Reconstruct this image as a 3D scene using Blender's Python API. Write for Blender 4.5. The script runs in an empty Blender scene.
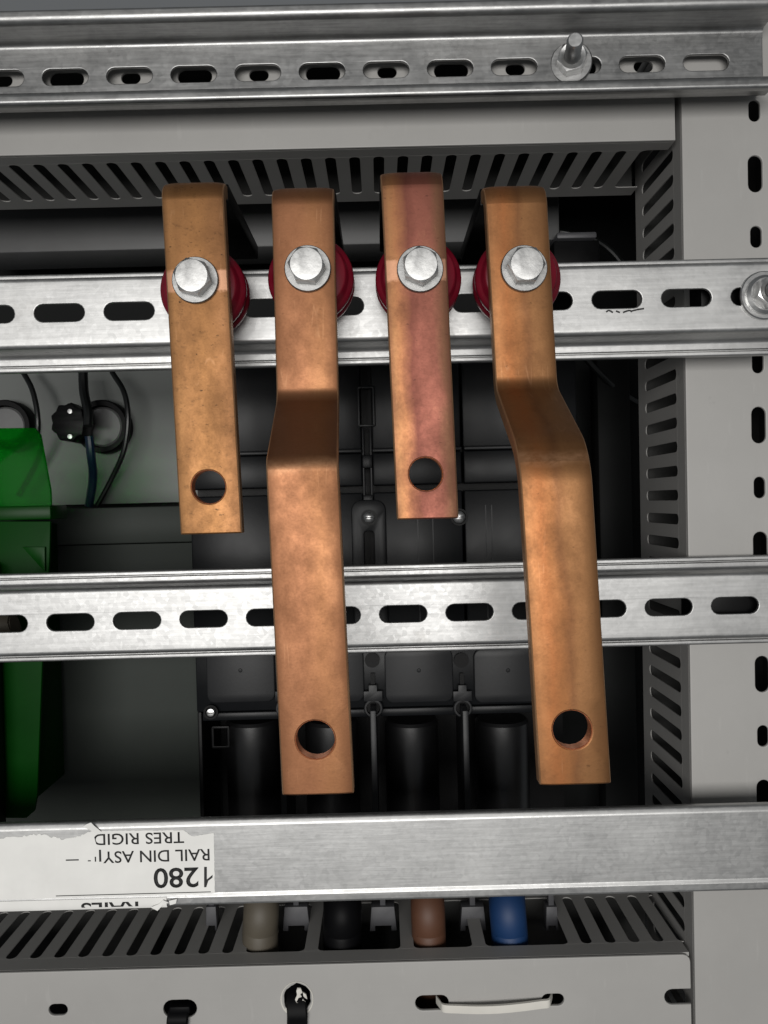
import bpy, bmesh, math, random
from mathutils import Vector, Matrix, noise as mnoise

random.seed(7)
scene = bpy.context.scene
col = scene.collection
MM = 0.001                      # everything below is written in millimetres
PI = math.pi

# ------------------------------------------------------------------ camera
F = 768.0                       # focal length in pixels of a 768 x 1024 frame
roll = math.radians(1.42)
yc = Vector((-3 / F, 10 / F, -1)).normalized()
xc = Vector((math.cos(roll), math.sin(roll), 0))
xc = (xc - yc * xc.dot(yc)).normalized()
zc = xc.cross(yc)
C2W = Matrix((xc, yc, zc))      # camera axes -> world axes
cd = bpy.data.cameras.new('camera')
cd.sensor_fit = 'VERTICAL'; cd.sensor_height = 24; cd.sensor_width = 18
cd.lens = F / 1024 * 24
cd.clip_start = 0.005; cd.clip_end = 20
cam = bpy.data.objects.new('camera', cd); col.objects.link(cam)
cam.matrix_world = C2W.to_4x4()
scene.camera = cam

def W(px, py, D):
    """point of the cabinet seen at a pixel of the photograph, D mm into the cabinet"""
    d = C2W @ Vector(((px - 384) / F, -(py - 512) / F, -1))
    return d * (D / d.y)
def X(px, py, D): return W(px, py, D).x
def Z(px, py, D): return W(px, py, D).z

# ------------------------------------------------------------------ light
world = bpy.data.worlds.new('World'); scene.world = world
world.use_nodes = True
bg = world.node_tree.nodes['Background']
bg.inputs[0].default_value = (0.93, 0.97, 1.0, 1); bg.inputs[1].default_value = 0.12
def area(name, loc, target, sx, sy, power, color, spread=180):
    l = bpy.data.lights.new(name, 'AREA'); l.shape = 'RECTANGLE'; l.size = sx; l.size_y = sy
    l.energy = power; l.color = color; l.spread = math.radians(spread)
    o = bpy.data.objects.new(name, l); col.objects.link(o)
    o.location = loc
    o.rotation_euler = (Vector(target) - Vector(loc)).to_track_quat('-Z', 'Y').to_euler()
    return o
area('room_light', (-0.14, -1.05, 0.0), (-0.02, 0.3, -0.10), 1.05, 0.52, 3.95, (1.0, 0.982, 0.955), 80)
vs = scene.view_settings
vs.view_transform = 'Standard'; vs.look = 'None'; vs.exposure = 0.0; vs.gamma = 1; vs.use_curve_mapping = False
scene.cycles.max_bounces = 8
scene.cycles.use_denoising = True

# ------------------------------------------------------------------ materials
def nt(name):
    m = bpy.data.materials.new(name); m.use_nodes = True
    t = m.node_tree; b = t.nodes['Principled BSDF']
    return m, t, b
def N(t, kind, **kw):
    n = t.nodes.new(kind)
    for k, v in kw.items():
        if k in ('loc',): continue
        if hasattr(n, k) and not k[0].isupper(): setattr(n, k, v)
        else: n.inputs[k].default_value = v
    return n
def coords(t, scale, src='Object'):
    tc = t.nodes.new('ShaderNodeTexCoord'); mp = t.nodes.new('ShaderNodeMapping')
    mp.inputs['Scale'].default_value = scale
    t.links.new(tc.outputs[src], mp.inputs['Vector'])
    return mp.outputs[0]
def noise(t, vec, scale, detail=4, rough=0.55):
    n = t.nodes.new('ShaderNodeTexNoise'); n.inputs['Scale'].default_value = scale
    n.inputs['Detail'].default_value = detail; n.inputs['Roughness'].default_value = rough
    t.links.new(vec, n.inputs['Vector']); return n.outputs['Fac']
def ramp(t, fac, stops):
    r = t.nodes.new('ShaderNodeValToRGB'); e = r.color_ramp.elements
    while len(e) < len(stops): e.new(0.5)
    for q, (p, c) in zip(e, stops):
        q.position = p; q.color = (c, c, c, 1) if isinstance(c, (int, float)) else (*c, 1)
    t.links.new(fac, r.inputs[0]); return r.outputs[0]
def mix(t, fac, a, b, mode='MIX'):
    m = t.nodes.new('ShaderNodeMix'); m.data_type = 'RGBA'; m.blend_type = mode
    for s, v in ((0, fac), (6, a), (7, b)):
        if isinstance(v, (int, float)): m.inputs[s].default_value = v
        elif isinstance(v, tuple): m.inputs[s].default_value = (*v, 1)
        else: t.links.new(v, m.inputs[s])
    return m.outputs[2]
def math_(t, op, a, b=None):
    m = t.nodes.new('ShaderNodeMath'); m.operation = op
    for i, v in enumerate((a, b)):
        if v is None: continue
        if isinstance(v, (int, float)): m.inputs[i].default_value = v
        else: t.links.new(v, m.inputs[i])
    return m.outputs[0]
def bump(t, b, h, strength, dist=0.0002):
    n = t.nodes.new('ShaderNodeBump'); n.inputs['Strength'].default_value = strength
    n.inputs['Distance'].default_value = dist
    t.links.new(h, n.inputs['Height']); t.links.new(n.outputs[0], b.inputs['Normal'])

def galvanised(name, lo=0.50, hi=0.72, r0=0.30, r1=0.48, seed=0.0, brushed=0.18):
    m, t, b = nt(name)
    v = coords(t, (1, 1, 1)); vs_ = coords(t, (0.06, 1, 1) if brushed else (1, 1, 1)) 
    n1 = noise(t, v, 55 + seed, 5); n2 = noise(t, vs_, 900, 3)
    vo = N(t, 'ShaderNodeTexVoronoi'); vo.inputs['Scale'].default_value = 620
    t.links.new(v, vo.inputs['Vector'])
    sp = N(t, 'ShaderNodeSeparateColor'); t.links.new(vo.outputs['Color'], sp.inputs[0])
    base = ramp(t, n1, [(0.3, (lo, lo, lo * 0.99)), (0.7, (hi, hi, hi * 0.985))])
    base = mix(t, 0.07, base, ramp(t, sp.outputs[0], [(0, 0.30), (1, 0.85)]))
    base = mix(t, brushed, base, ramp(t, n2, [(0.35, 0.35), (0.65, 0.85)]))
    dirt = noise(t, v, 28 + seed, 6, 0.7)
    base = mix(t, ramp(t, dirt, [(0.60, 0.0), (0.74, 0.45)]), base, (0.26, 0.25, 0.235))
    t.links.new(base, b.inputs['Base Color'])
    b.inputs['Metallic'].default_value = 1
    rr = math_(t, 'ADD', math_(t, 'MULTIPLY', n1, (r1 - r0)), r0 - 0.03)
    rr = math_(t, 'ADD', rr, math_(t, 'MULTIPLY', sp.outputs[1], 0.06))
    t.links.new(rr, b.inputs['Roughness'])
    bump(t, b, math_(t, 'ADD', n2, noise(t, v, 420, 3)), 0.10)
    return m

def copper(name, bands, dark, patch=None, rough=0.42, speck=0.3, folds=(), seed=0.0):
    """rolled copper: tone bands along the bar, patina clouds, small dark flecks, faint scratches"""
    m, t, b = nt(name)
    uv = t.nodes.new('ShaderNodeUVMap'); uv.uv_map = 'strip'
    sep = t.nodes.new('ShaderNodeSeparateXYZ'); t.links.new(uv.outputs[0], sep.inputs[0])
    u, s = sep.outputs[0], sep.outputs[1]              # u: -1..1 over the width, s: 10 mm units along the bar
    def mapped(sc, rot=0.0):
        mp = t.nodes.new('ShaderNodeMapping'); mp.inputs['Scale'].default_value = sc
        mp.inputs['Rotation'].default_value = (0, 0, rot); mp.inputs['Location'].default_value = (seed, seed * 1.7, seed)
        t.links.new(uv.outputs[0], mp.inputs['Vector']); return mp.outputs[0]
    v = mapped((1, 1, 1))
    cloud = noise(t, mapped((1, 0.7, 1)), 0.8, 7, 0.68)
    wob = noise(t, mapped((0.5, 0.35, 1)), 1.6, 4, 0.6)
    wob2 = noise(t, mapped((0.8, 0.25, 1)), 2.0, 3, 0.6)
    grain = noise(t, mapped((2.0, 2.6, 1)), 7.0, 3, 0.7)
    fleck = noise(t, mapped((1.0, 1.5, 1)), 5.0, 4, 0.65)
    dash = noise(t, mapped((0.55, 1.0, 1)), 8.0, 2, 0.5)
    pos = math_(t, 'MULTIPLY', math_(t, 'ADD', u, 1.0), 0.5)
    pos = math_(t, 'ADD', pos, math_(t, 'MULTIPLY', math_(t, 'SUBTRACT', wob, 0.5), 0.30))
    pos = math_(t, 'ADD', pos, math_(t, 'MULTIPLY', math_(t, 'SUBTRACT', wob2, 0.5), 0.16))
    c = ramp(t, pos, bands)
    c = mix(t, ramp(t, cloud, [(0.46, 0.0), (0.68, 0.34)]), c, dark)
    c = mix(t, ramp(t, cloud, [(0.30, 0.12), (0.44, 0.0)]), c, (0.48, 0.25, 0.125))
    c = mix(t, ramp(t, grain, [(0.45, 0.0), (0.70, 0.14)]), c, tuple(q * 0.6 for q in dark))
    c = mix(t, ramp(t, fleck, [(0.56, 0), (0.74, speck)]), c, tuple(q * 0.5 for q in dark))
    c = mix(t, ramp(t, dash, [(0.70, 0), (0.77, speck * 1.8)]), c, tuple(q * 0.35 for q in dark))
    for ang, sc_, th in ((0.15, 1.3, 0.006), (-1.25, 0.9, 0.005)):
        nn_ = noise(t, mapped((1, 0.10, 1), ang), sc_, 2, 0.4)
        line = ramp(t, math_(t, 'ABSOLUTE', math_(t, 'SUBTRACT', nn_, 0.5)), [(th * 0.3, 0.22), (th, 0.0)])
        k = math_(t, 'MULTIPLY', line, ramp(t, noise(t, v, 1.0, 2), [(0.56, 0), (0.66, 1)]))
        c = mix(t, k, c, (0.55, 0.31, 0.17))
    au = math_(t, 'ABSOLUTE', u)
    # dull band inside the long edges, edge highlight painted into the colour
    c = mix(t, ramp(t, au, [(0.80, 0), (0.93, 0.35)]), c, dark)
    c = mix(t, math_(t, 'MULTIPLY', ramp(t, au, [(0.952, 0), (0.978, 0.9)]), ramp(t, cloud, [(0.38, 1.0), (0.62, 0.4)])), c, (0.66, 0.40, 0.23))
    for sf in folds:      # highlight on the outside of a fold, painted as lighter rubbed copper
        d = math_(t, 'ABSOLUTE', math_(t, 'SUBTRACT', math_(t, 'ADD', s, math_(t, 'MULTIPLY', math_(t, 'SUBTRACT', wob, 0.5), 0.5)), sf))
        k = math_(t, 'MULTIPLY', ramp(t, d, [(0.03, 0.6), (0.28, 0.0)]), ramp(t, fleck, [(0.35, 1.0), (0.62, 0.35)]))
        c = mix(t, k, c, (0.52, 0.29, 0.165))
    if patch:
        s0, h = patch
        d = math_(t, 'ABSOLUTE', math_(t, 'SUBTRACT', s, s0))
        k = ramp(t, math_(t, 'ADD', d, math_(t, 'MULTIPLY', math_(t, 'SUBTRACT', fleck, 0.5), 0.25)), [(h - 0.05, 1), (h + 0.04, 0)])
        k = math_(t, 'MULTIPLY', k, math_(t, 'MULTIPLY', ramp(t, au, [(0.45, 0.35), (0.72, 1)]), 0.75))
        c = mix(t, k, c, (0.60, 0.33, 0.215))
    c = mix(t, 1.0, c, (0.86, 0.84, 0.80), 'MULTIPLY')
    t.links.new(c, b.inputs['Base Color'])
    b.inputs['Metallic'].default_value = 0.80
    rr = math_(t, 'ADD', ramp(t, cloud, [(0.36, 0.04), (0.64, 0.20)]), rough - 0.10)
    rr = math_(t, 'ADD', rr, math_(t, 'MULTIPLY', grain, 0.08))
    t.links.new(rr, b.inputs['Roughness'])
    bump(t, b, math_(t, 'ADD', math_(t, 'MULTIPLY', grain, 0.35), math_(t, 'ADD', math_(t, 'MULTIPLY', fleck, 0.5), math_(t, 'MULTIPLY', noise(t, v, 0.5, 2), 1.2))), 0.13)
    return m

def plastic(name, rgb, rough=0.5, var=0.12, scale=40, speck=0.0, trans=0.0, spec=0.5, coat=0.0):
    m, t, b = nt(name)
    v = coords(t, (1, 1, 1))
    n = noise(t, v, scale, 5, 0.6)
    c = mix(t, ramp(t, n, [(0.3, 0), (0.7, 1)]), tuple(q * (1 - var) for q in rgb), tuple(min(1, q * (1 + var)) for q in rgb))
    if speck:
        n3 = noise(t, v, 26, 6, 0.75)
        c = mix(t, ramp(t, n3, [(0.63, 0), (0.78, speck)]), c, tuple(q * 0.55 for q in rgb))
        n5 = noise(t, v, 75, 3, 0.6)
        c = mix(t, ramp(t, n5, [(0.70, 0), (0.76, min(1, speck * 1.6))]), c, tuple(q * 0.45 for q in rgb))
        n4 = noise(t, coords(t, (1, 1, 0.15)), 380, 2)
        c = mix(t, ramp(t, n4, [(0.66, 0), (0.75, speck * 0.8)]), c, tuple(min(1, q * 1.35) for q in rgb))
    t.links.new(c, b.inputs['Base Color'])
    b.inputs['Specular IOR Level'].default_value = spec
    b.inputs['Coat Weight'].default_value = coat
    b.inputs['Transmission Weight'].default_value = trans
    t.links.new(math_(t, 'ADD', math_(t, 'MULTIPLY', n, 0.16), rough - 0.08), b.inputs['Roughness'])
    bump(t, b, noise(t, v, 700, 2), 0.06)
    return m

M = {}
M['rail_a'] = galvanised('galvanised_dull', 0.22, 0.34, 0.34, 0.50, 3)
M['rail_b'] = galvanised('galvanised_bright', 0.36, 0.50, 0.40, 0.56, 0, 0.12)
M['rail_c'] = galvanised('galvanised_bright_streaked', 0.30, 0.43, 0.40, 0.56, 7, 0.12)
M['rail_d'] = galvanised('galvanised_grainy', 0.38, 0.48, 0.38, 0.54, -30, 0.14)
M['bolt'] = galvanised('zinc_bolt', 0.28, 0.52, 0.30, 0.50, 120, 0)
M['washer'] = galvanised('zinc_washer', 0.20, 0.28, 0.36, 0.46, 60, 0)
M['steel'] = galvanised('stainless_steel', 0.50, 0.62, 0.28, 0.38, 2)
copper_plain = nt('fresh_cut_copper')[0]
M['fresh_copper'] = copper_plain
_b = copper_plain.node_tree.nodes['Principled BSDF']; _b.inputs['Base Color'].default_value = (0.90, 0.36, 0.17, 1); _b.inputs['Metallic'].default_value = 0.85; _b.inputs['Roughness'].default_value = 0.38
M['dullsteel'] = galvanised('dull_washer_steel', 0.16, 0.24, 0.35, 0.45, 4)
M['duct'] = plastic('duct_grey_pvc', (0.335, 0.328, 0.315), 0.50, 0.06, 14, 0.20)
M['duct_shaded'] = plastic('duct_shaded_pvc', (0.05, 0.05, 0.048), 0.6, 0.05, 20)  # duct PVC darkened: shade inside the duct put into the colour
M['red'] = plastic('red_polyester', (0.125, 0.003, 0.012), 0.36, 0.15, 60, spec=0.4)
M['black'] = plastic('shade_black_plastic', (0.003, 0.003, 0.0033), 0.42, 0.2, 60, spec=0.12)
M['char'] = plastic('charcoal_moulding', (0.0060, 0.0066, 0.0076), 0.34, 0.12, 50, spec=0.16)
M['char2'] = plastic('dark_grey_cover', (0.0125, 0.0130, 0.0142), 0.40, 0.10, 50, spec=0.25)
M['rubber'] = plastic('black_sleeve', (0.005, 0.005, 0.0055), 0.33, 0.2, 60, spec=1.0)
M['channel'] = plastic('grey_painted_channel', (0.095, 0.095, 0.095), 0.5, 0.1, 30)
M['foot'] = plastic('mid_grey_clip', (0.055, 0.055, 0.060), 0.5, 0.1, 50)
M['steel_paint'] = plastic('dark_painted_steel', (0.011, 0.0115, 0.0115), 0.5, 0.12, 20, spec=0.06)
M['panel'] = plastic('grey_painted_panel', (0.125, 0.135, 0.127), 0.5, 0.10, 12)
M['darkpanel'] = plastic('dark_green_grey_panel', (0.036, 0.041, 0.037), 0.45, 0.12, 15, spec=0.05)
M['green'] = plastic('green_translucent_plastic', (0.0005, 0.032, 0.0012), 0.4, 0.12, 30, trans=0.0, spec=0.05)
M['green3'] = plastic('green_clear_plastic', (0.006, 0.34, 0.02), 0.16, 0.08, 30, trans=0.9, spec=0.2)
M['green3'].node_tree.nodes['Principled BSDF'].inputs['IOR'].default_value = 1.07
M['green2'] = plastic('green_edge_plastic', (0.0005, 0.034, 0.001), 0.35, 0.12, 30, spec=0.1)
M['wire'] = plastic('black_wire', (0.006, 0.007, 0.007), 0.35, 0.1, 60)
M['bluewire'] = plastic('blue_wire', (0.006, 0.020, 0.045), 0.35, 0.1, 60)
M['beige'] = plastic('beige_cable', (0.080, 0.068, 0.050), 0.6, 0.08, 60)
M['brown'] = plastic('brown_cable', (0.090, 0.037, 0.019), 0.6, 0.08, 60)
M['blue'] = plastic('blue_cable', (0.0025, 0.028, 0.100), 0.6, 0.08, 60)
M['blackcable'] = plastic('black_cable', (0.003, 0.003, 0.0035), 0.5, 0.1, 60, spec=0.08)
M['white'] = plastic('white_nylon', (0.62, 0.60, 0.55), 0.4, 0.05, 60)
M['paper'] = plastic('white_paper', (0.74, 0.735, 0.71), 0.7, 0.06, 45, 0.05)
M['ink'] = plastic('black_ink', (0.012, 0.012, 0.012), 0.7, 0.1, 60)
M['hub'] = plastic('grey_button_body', (0.12, 0.12, 0.12), 0.35, 0.1, 60)

# ------------------------------------------------------------------ geometry helpers
def smooth_angle(me, deg=35):
    me.polygons.foreach_set('use_smooth', [True] * len(me.polygons))
    try: me.set_sharp_from_angle(angle=math.radians(deg))
    except Exception: pass

def finish(name, me, mat, parent=None, origin=None, smooth=True, deg=35, wn=False):
    """mesh in millimetres, cabinet coordinates -> one object in metres"""
    if parent is not None: origin = parent['_o'] if '_o' in parent else (0, 0, 0)
    if origin is None:
        co = [v.co for v in me.vertices]
        mn = [min(c[i] for c in co) for i in range(3)]; mx = [max(c[i] for c in co) for i in range(3)]
        origin = ((mn[0] + mx[0]) / 2, (mn[1] + mx[1]) / 2, mn[2])
    o3 = Vector(origin)
    for v in me.vertices: v.co = (v.co - o3) * MM
    me.update()
    if smooth: smooth_angle(me, deg)
    me.materials.append(mat)
    ob = bpy.data.objects.new(name, me); col.objects.link(ob)
    ob['_o'] = tuple(o3)
    if wn:
        w_ = ob.modifiers.new('normals', 'WEIGHTED_NORMAL'); w_.keep_sharp = True; w_.weight = 80
    if parent is not None: ob.parent = parent
    else: ob.location = o3 * MM
    return ob

def tag(o, label=None, cat=None, group=None, kind=None):
    if label: o['label'] = label
    if cat: o['category'] = cat
    if group: o['group'] = group
    if kind: o['kind'] = kind
    return o

def thing(name, base, label, cat, group=None, kind=None):
    e = bpy.data.objects.new(name, None); col.objects.link(e)
    e.empty_display_size = 0.01
    e.location = Vector(base) * MM; e['_o'] = tuple(base)
    return tag(e, label, cat, group, kind)

def copy_tree(o, parent=None):
    c = o.copy(); col.objects.link(c); c.parent = parent
    for ch in list(o.children): copy_tree(ch, c)
    return c

def me_from_bm(bm, name='m'):
    bmesh.ops.recalc_face_normals(bm, faces=bm.faces)
    me = bpy.data.meshes.new(name); bm.to_mesh(me); bm.free(); return me

def box(bm, x0, x1, y0, y1, z0, z1, bev=0.0, seg=2):
    r = bmesh.ops.create_cube(bm, size=1)
    vs_ = r['verts']
    for v in vs_:
        v.co = Vector(((x0 + x1) / 2 + v.co.x * (x1 - x0), (y0 + y1) / 2 + v.co.y * (y1 - y0), (z0 + z1) / 2 + v.co.z * (z1 - z0)))
    if bev:
        es = list({e for v in vs_ for e in v.link_edges})
        bmesh.ops.bevel(bm, geom=es, offset=bev, segments=seg, affect='EDGES', profile=0.5)
def box_me(*a, **k):
    bm = bmesh.new(); box(bm, *a, **k); return me_from_bm(bm)

def plate(outer, holes, y0, thick, bev=0.3, res=1):
    """sheet lying in the XZ plane with real openings; front face at depth y0"""
    cu = bpy.data.curves.new('c', 'CURVE'); cu.dimensions = '2D'; cu.fill_mode = 'BOTH'
    cu.extrude = max(thick / 2 - bev, 0.01); cu.bevel_depth = bev; cu.bevel_resolution = res; cu.offset = -bev
    for loop in [outer] + list(holes):
        sp = cu.splines.new('POLY'); sp.points.add(len(loop) - 1)
        for p, (a, b_) in zip(sp.points, loop): p.co = (a, b_, 0, 1)
        sp.use_cyclic_u = True
    ob = bpy.data.objects.new('c', cu); col.objects.link(ob)
    dg = bpy.context.evaluated_depsgraph_get(); dg.update()
    me = bpy.data.meshes.new_from_object(ob.evaluated_get(dg))
    bpy.data.objects.remove(ob); bpy.data.curves.remove(cu)
    me.materials.clear()
    bm = bmesh.new(); bm.from_mesh(me); bpy.data.meshes.remove(me)
    bmesh.ops.remove_doubles(bm, verts=bm.verts, dist=0.002)
    for v in bm.verts: v.co = Vector((v.co.x, y0 + thick / 2 - v.co.z, v.co.y))
    return me_from_bm(bm)

def slot(cx, cz, length, h, vertical=False, n=8):
    r = h / 2; a = length / 2 - r; pts = []
    for i in range(n + 1):
        t = -PI / 2 + PI * i / n; pts.append((a + r * math.cos(t), r * math.sin(t)))
    for i in range(n + 1):
        t = PI / 2 + PI * i / n; pts.append((-a + r * math.cos(t), r * math.sin(t)))
    if vertical: pts = [(-q, p) for p, q in pts]
    return [(cx + p, cz + q) for p, q in pts]
def rect(x0, x1, z0, z1): return [(x0, z0), (x1, z0), (x1, z1), (x0, z1)]
def round_rect(x0, x1, z0, z1, r, n=5):
    pts = []
    for cx, cz, a0 in ((x1 - r, z0 + r, -90), (x1 - r, z1 - r, 0), (x0 + r, z1 - r, 90), (x0 + r, z0 + r, 180)):
        for i in range(n + 1):
            t = math.radians(a0 + 90 * i / n); pts.append((cx + r * math.cos(t), cz + r * math.sin(t)))
    return pts

def fillet(path, radii, n=6):
    out = [Vector(path[0])]
    for i in range(1, len(path) - 1):
        p0, p1, p2 = Vector(path[i - 1]), Vector(path[i]), Vector(path[i + 1])
        a = (p0 - p1).normalized(); b_ = (p2 - p1).normalized()
        ang = a.angle(b_); r = radii if isinstance(radii, (int, float)) else radii[i - 1]
        if r <= 0 or ang > PI - 0.02: out.append(p1); continue
        d = min(r / math.tan(ang / 2), (p0 - p1).length * 0.49, (p2 - p1).length * 0.49)
        r = d * math.tan(ang / 2)
        c = p1 + (a + b_).normalized() * (r / math.sin(ang / 2))
        s, e = p1 + a * d - c, p1 + b_ * d - c
        tot = s.angle(e)
        for k in range(n + 1):
            f = k / n
            out.append(c + (s * math.sin((1 - f) * tot) + e * math.sin(f * tot)) / math.sin(tot))
    out.append(Vector(path[-1])); return out

def normals2(path):
    ns = []
    for i in range(len(path)):
        a = path[max(i - 1, 0)]; b_ = path[min(i + 1, len(path) - 1)]
        d = (b_ - a).normalized(); ns.append(Vector((-d.y, d.x)))
    return ns

def sheet_profile(bm, path, t, x0, x1, nx=1):
    """path of (depth, height) points, thickened by t to its left, drawn out along X"""
    ns = normals2(path)
    ring = list(path) + [p + q * t for p, q in zip(path, ns)][::-1]
    cols = []
    for i in range(nx + 1):
        x = x0 + (x1 - x0) * i / nx
        cols.append([bm.verts.new((x, p.x, p.y)) for p in ring])
    n = len(ring)
    for a, b_ in zip(cols, cols[1:]):
        for i in range(n):
            bm.faces.new((a[i], a[(i + 1) % n], b_[(i + 1) % n], b_[i]))
    h = n // 2
    for c in (cols[0], cols[-1]):
        for i in range(h - 1): bm.faces.new((c[i], c[i + 1], c[n - 2 - i], c[n - 1 - i]))

def lathe_me(prof, cx, y0, cz, seg=40, rfun=None):
    """profile of (depth, radius) turned about an axis along Y"""
    bm = bmesh.new(); rings = []
    for d, r in prof:
        if r < 1e-6: rings.append([bm.verts.new((cx, y0 + d, cz))]); continue
        rings.append([bm.verts.new((cx + r * math.cos(2 * PI * i / seg), y0 + d, cz + r * math.sin(2 * PI * i / seg))) for i in range(seg)])
    for a, b_ in zip(rings, rings[1:]):
        for i in range(seg):
            j = (i + 1) % seg
            if len(a) == 1 and len(b_) == 1: continue
            if len(a) == 1: bm.faces.new((a[0], b_[i], b_[j]))
            elif len(b_) == 1: bm.faces.new((a[i], b_[0], a[j]))
            else: bm.faces.new((a[i], a[j], b_[j], b_[i]))
    return me_from_bm(bm)

def hex_me(af, h, cx, y0, cz, chamfer=True, hole=0.0, rot=0.0, seg=48):
    """hexagon nut or head standing on the plane y = y0 towards the viewer, chamfered round its top"""
    bm = bmesh.new(); base, top, cap = [], [], []
    r0 = af / 2
    for i in range(seg):
        a = 2 * PI * i / seg
        k = (a % (PI / 3)) - PI / 6
        r = r0 / math.cos(k)
        hh = h - max(0, r - r0 * 0.975) * math.tan(math.radians(26))
        ca, sa = math.cos(a + rot), math.sin(a + rot)
        base.append(bm.verts.new((cx + r * ca, y0, cz + r * sa)))
        top.append(bm.verts.new((cx + r * ca, y0 - hh, cz + r * sa)))
        cap.append(bm.verts.new((cx + r0 * 0.975 * ca, y0 - h, cz + r0 * 0.975 * sa)))
    rings = [base, top, cap]
    if hole:
        inner = [bm.verts.new((cx + hole * math.cos(2 * PI * i / seg + rot), y0 - h + 0.3, cz + hole * math.sin(2 * PI * i / seg + rot))) for i in range(seg)]
        rings.append(inner)
    else:
        mid = [bm.verts.new((cx + r0 * 0.6 * math.cos(2 * PI * i / seg + rot), y0 - h - 0.1, cz + r0 * 0.6 * math.sin(2 * PI * i / seg + rot))) for i in range(seg)]
        rings.append(mid); bm.faces.new(mid)
    for a, b_ in zip(rings, rings[1:]):
        for i in range(seg):
            j = (i + 1) % seg; bm.faces.new((a[i], a[j], b_[j], b_[i]))
    return me_from_bm(bm)

def catmull(pts, per=8):
    P = [Vector(p) for p in pts]; P = [P[0] * 2 - P[1]] + P + [P[-1] * 2 - P[-2]]
    out = []
    for i in range(1, len(P) - 2):
        p0, p1, p2, p3 = P[i - 1:i + 3]
        for k in range(per):
            t = k / per
            out.append(0.5 * ((2 * p1) + (p2 - p0) * t + (2 * p0 - 5 * p1 + 4 * p2 - p3) * t * t + (3 * p1 - p0 - 3 * p2 + p3) * t ** 3))
    out.append(P[-2]); return out

def tube_me(pts, r, seg=14, per=8, flat=None, smooth=True):
    path = catmull(pts, per) if smooth else [Vector(p) for p in pts]
    bm = bmesh.new(); rings = []
    n = len(path); up = None
    for i, p in enumerate(path):
        d = (path[min(i + 1, n - 1)] - path[max(i - 1, 0)]).normalized()
        if up is None:
            up = Vector((0, 1, 0)) if abs(d.y) < 0.9 else Vector((1, 0, 0))
        a = (up - d * up.dot(d)).normalized(); b_ = d.cross(a); up = a
        rr = r(i / (n - 1)) if callable(r) else r
        ra, rb = (rr, rr) if flat is None else flat
        rings.append([bm.verts.new(p + a * ra * math.cos(2 * PI * k / seg) + b_ * rb * math.sin(2 * PI * k / seg)) for k in range(seg)])
    for a, b_ in zip(rings, rings[1:]):
        for k in range(seg):
            j = (k + 1) % seg; bm.faces.new((a[k], a[j], b_[j], b_[k]))
    bm.faces.new(rings[0]); bm.faces.new(rings[-1])
    return me_from_bm(bm)

# ================================================================== the setting
XL, XR = -215.0, 190.0
o = finish('cabinet_back_panel', box_me(-260, 230, 470, 473, -300, 300), M['steel_paint'])
tag(o, kind='structure')
o = finish('cabinet_top_panel', box_me(-260, 230, 366, 469.5, 203, 206), M['steel_paint']); tag(o, kind='structure')
o = finish('cabinet_upper_panel', box_me(-260, 230, 366, 369, 150, 202.5), M['steel_paint']); tag(o, kind='structure')

# ================================================================== wiring ducts
DF, DEPTH, TK = 307.0, 56.0, 1.6            # front plane, depth, wall thickness
S0, S1, PITCH = 9.5, 47.0, 10.0             # slotted part of a side wall, finger pitch

def finger_mesh():
    """one finger of the slotted wall: flat along X, its length into the depth, rounded roots"""
    hw, g = 2.75, 2.25
    right = []
    for i in range(5):
        a = PI / 2 * i / 4
        right.append((hw + g - g * math.sin(a), S0 + g * (1 - math.cos(a))))
    for i in range(5):
        a = PI / 2 * i / 4
        right.append((hw + g * (1 - math.cos(a)), S1 - g + g * math.sin(a)))
    loop = right + [(-p, q) for p, q in right[::-1]]
    bm = bmesh.new()
    a = [bm.verts.new((p * MM, q * MM, 0)) for p, q in loop]
    b_ = [bm.verts.new((p * MM, q * MM, 0.45 * MM)) for p, q in loop]
    bm.faces.new(a); bm.faces.new(b_[::-1])
    for i in range(len(loop)):
        j = (i + 1) % len(loop); bm.faces.new((a[i], a[j], b_[j], b_[i]))
    me = me_from_bm(bm, 'duct_finger'); me.materials.append(M['duct']); return me
FINGER = finger_mesh()
def finger(parent, x, z, rot):
    ob = bpy.data.objects.new('duct_finger', FINGER); col.objects.link(ob)
    ob.parent = parent
    ob.location = (Vector((x, DF, z)) - Vector(parent['_o'])) * MM
    ob.rotation_euler = (0, rot, 0)

# ---- top duct: inner (lower) wall at z = 142
ZT = 141.5; XI = 121.6
top = thing('wiring_duct', (-50, DF + 28, ZT), 'grey slotted wiring duct running along the top behind the rail with the lone upright stud', 'wiring duct')
holes = []
for i in range(-6, 11):
    px = 323 + 64.1 * (i - 4)
    p = W(px, 73.5 - (px - 323) * 0.0225, DF + 1)
    if p.x > XI - 4 or p.x < XL + 12: continue
    holes.append(slot(p.x, p.z, 13.6 if i % 2 == 0 else 7.6, 6.0 if i % 2 == 0 else 4.4))
finish('front_plate', plate(rect(XL, XI - 0.4, ZT, ZT + 53), holes, DF + 1.0, TK, 0.5), M['duct'], top, wn=True)
finish('front_strip', box_me(XL, XI - 0.4, DF + 2.7, DF + S0, ZT + 0.02, ZT + TK), M['duct'], top)
finish('rear_strip', box_me(XL, XI - 0.4, DF + S1, DF + DEPTH, ZT, ZT + 0.4), M['duct'], top)
finish('outer_wall', box_me(XL, XI - 0.4, DF + 2.7, DF + DEPTH, ZT + 51.3, ZT + 53 - 0.05), M['duct_shaded'], top)
finish('rear_plate', box_me(XL, XI - 0.4, DF + DEPTH - TK, DF + DEPTH - 0.1, ZT + TK + 0.05, ZT + 51.2), M['duct_shaded'], top)
for i in range(-21, 13):
    x = -2.4 + PITCH * i
    if XL + 4 < x < XI - 4: finger(top, x, ZT, 0)

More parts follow.
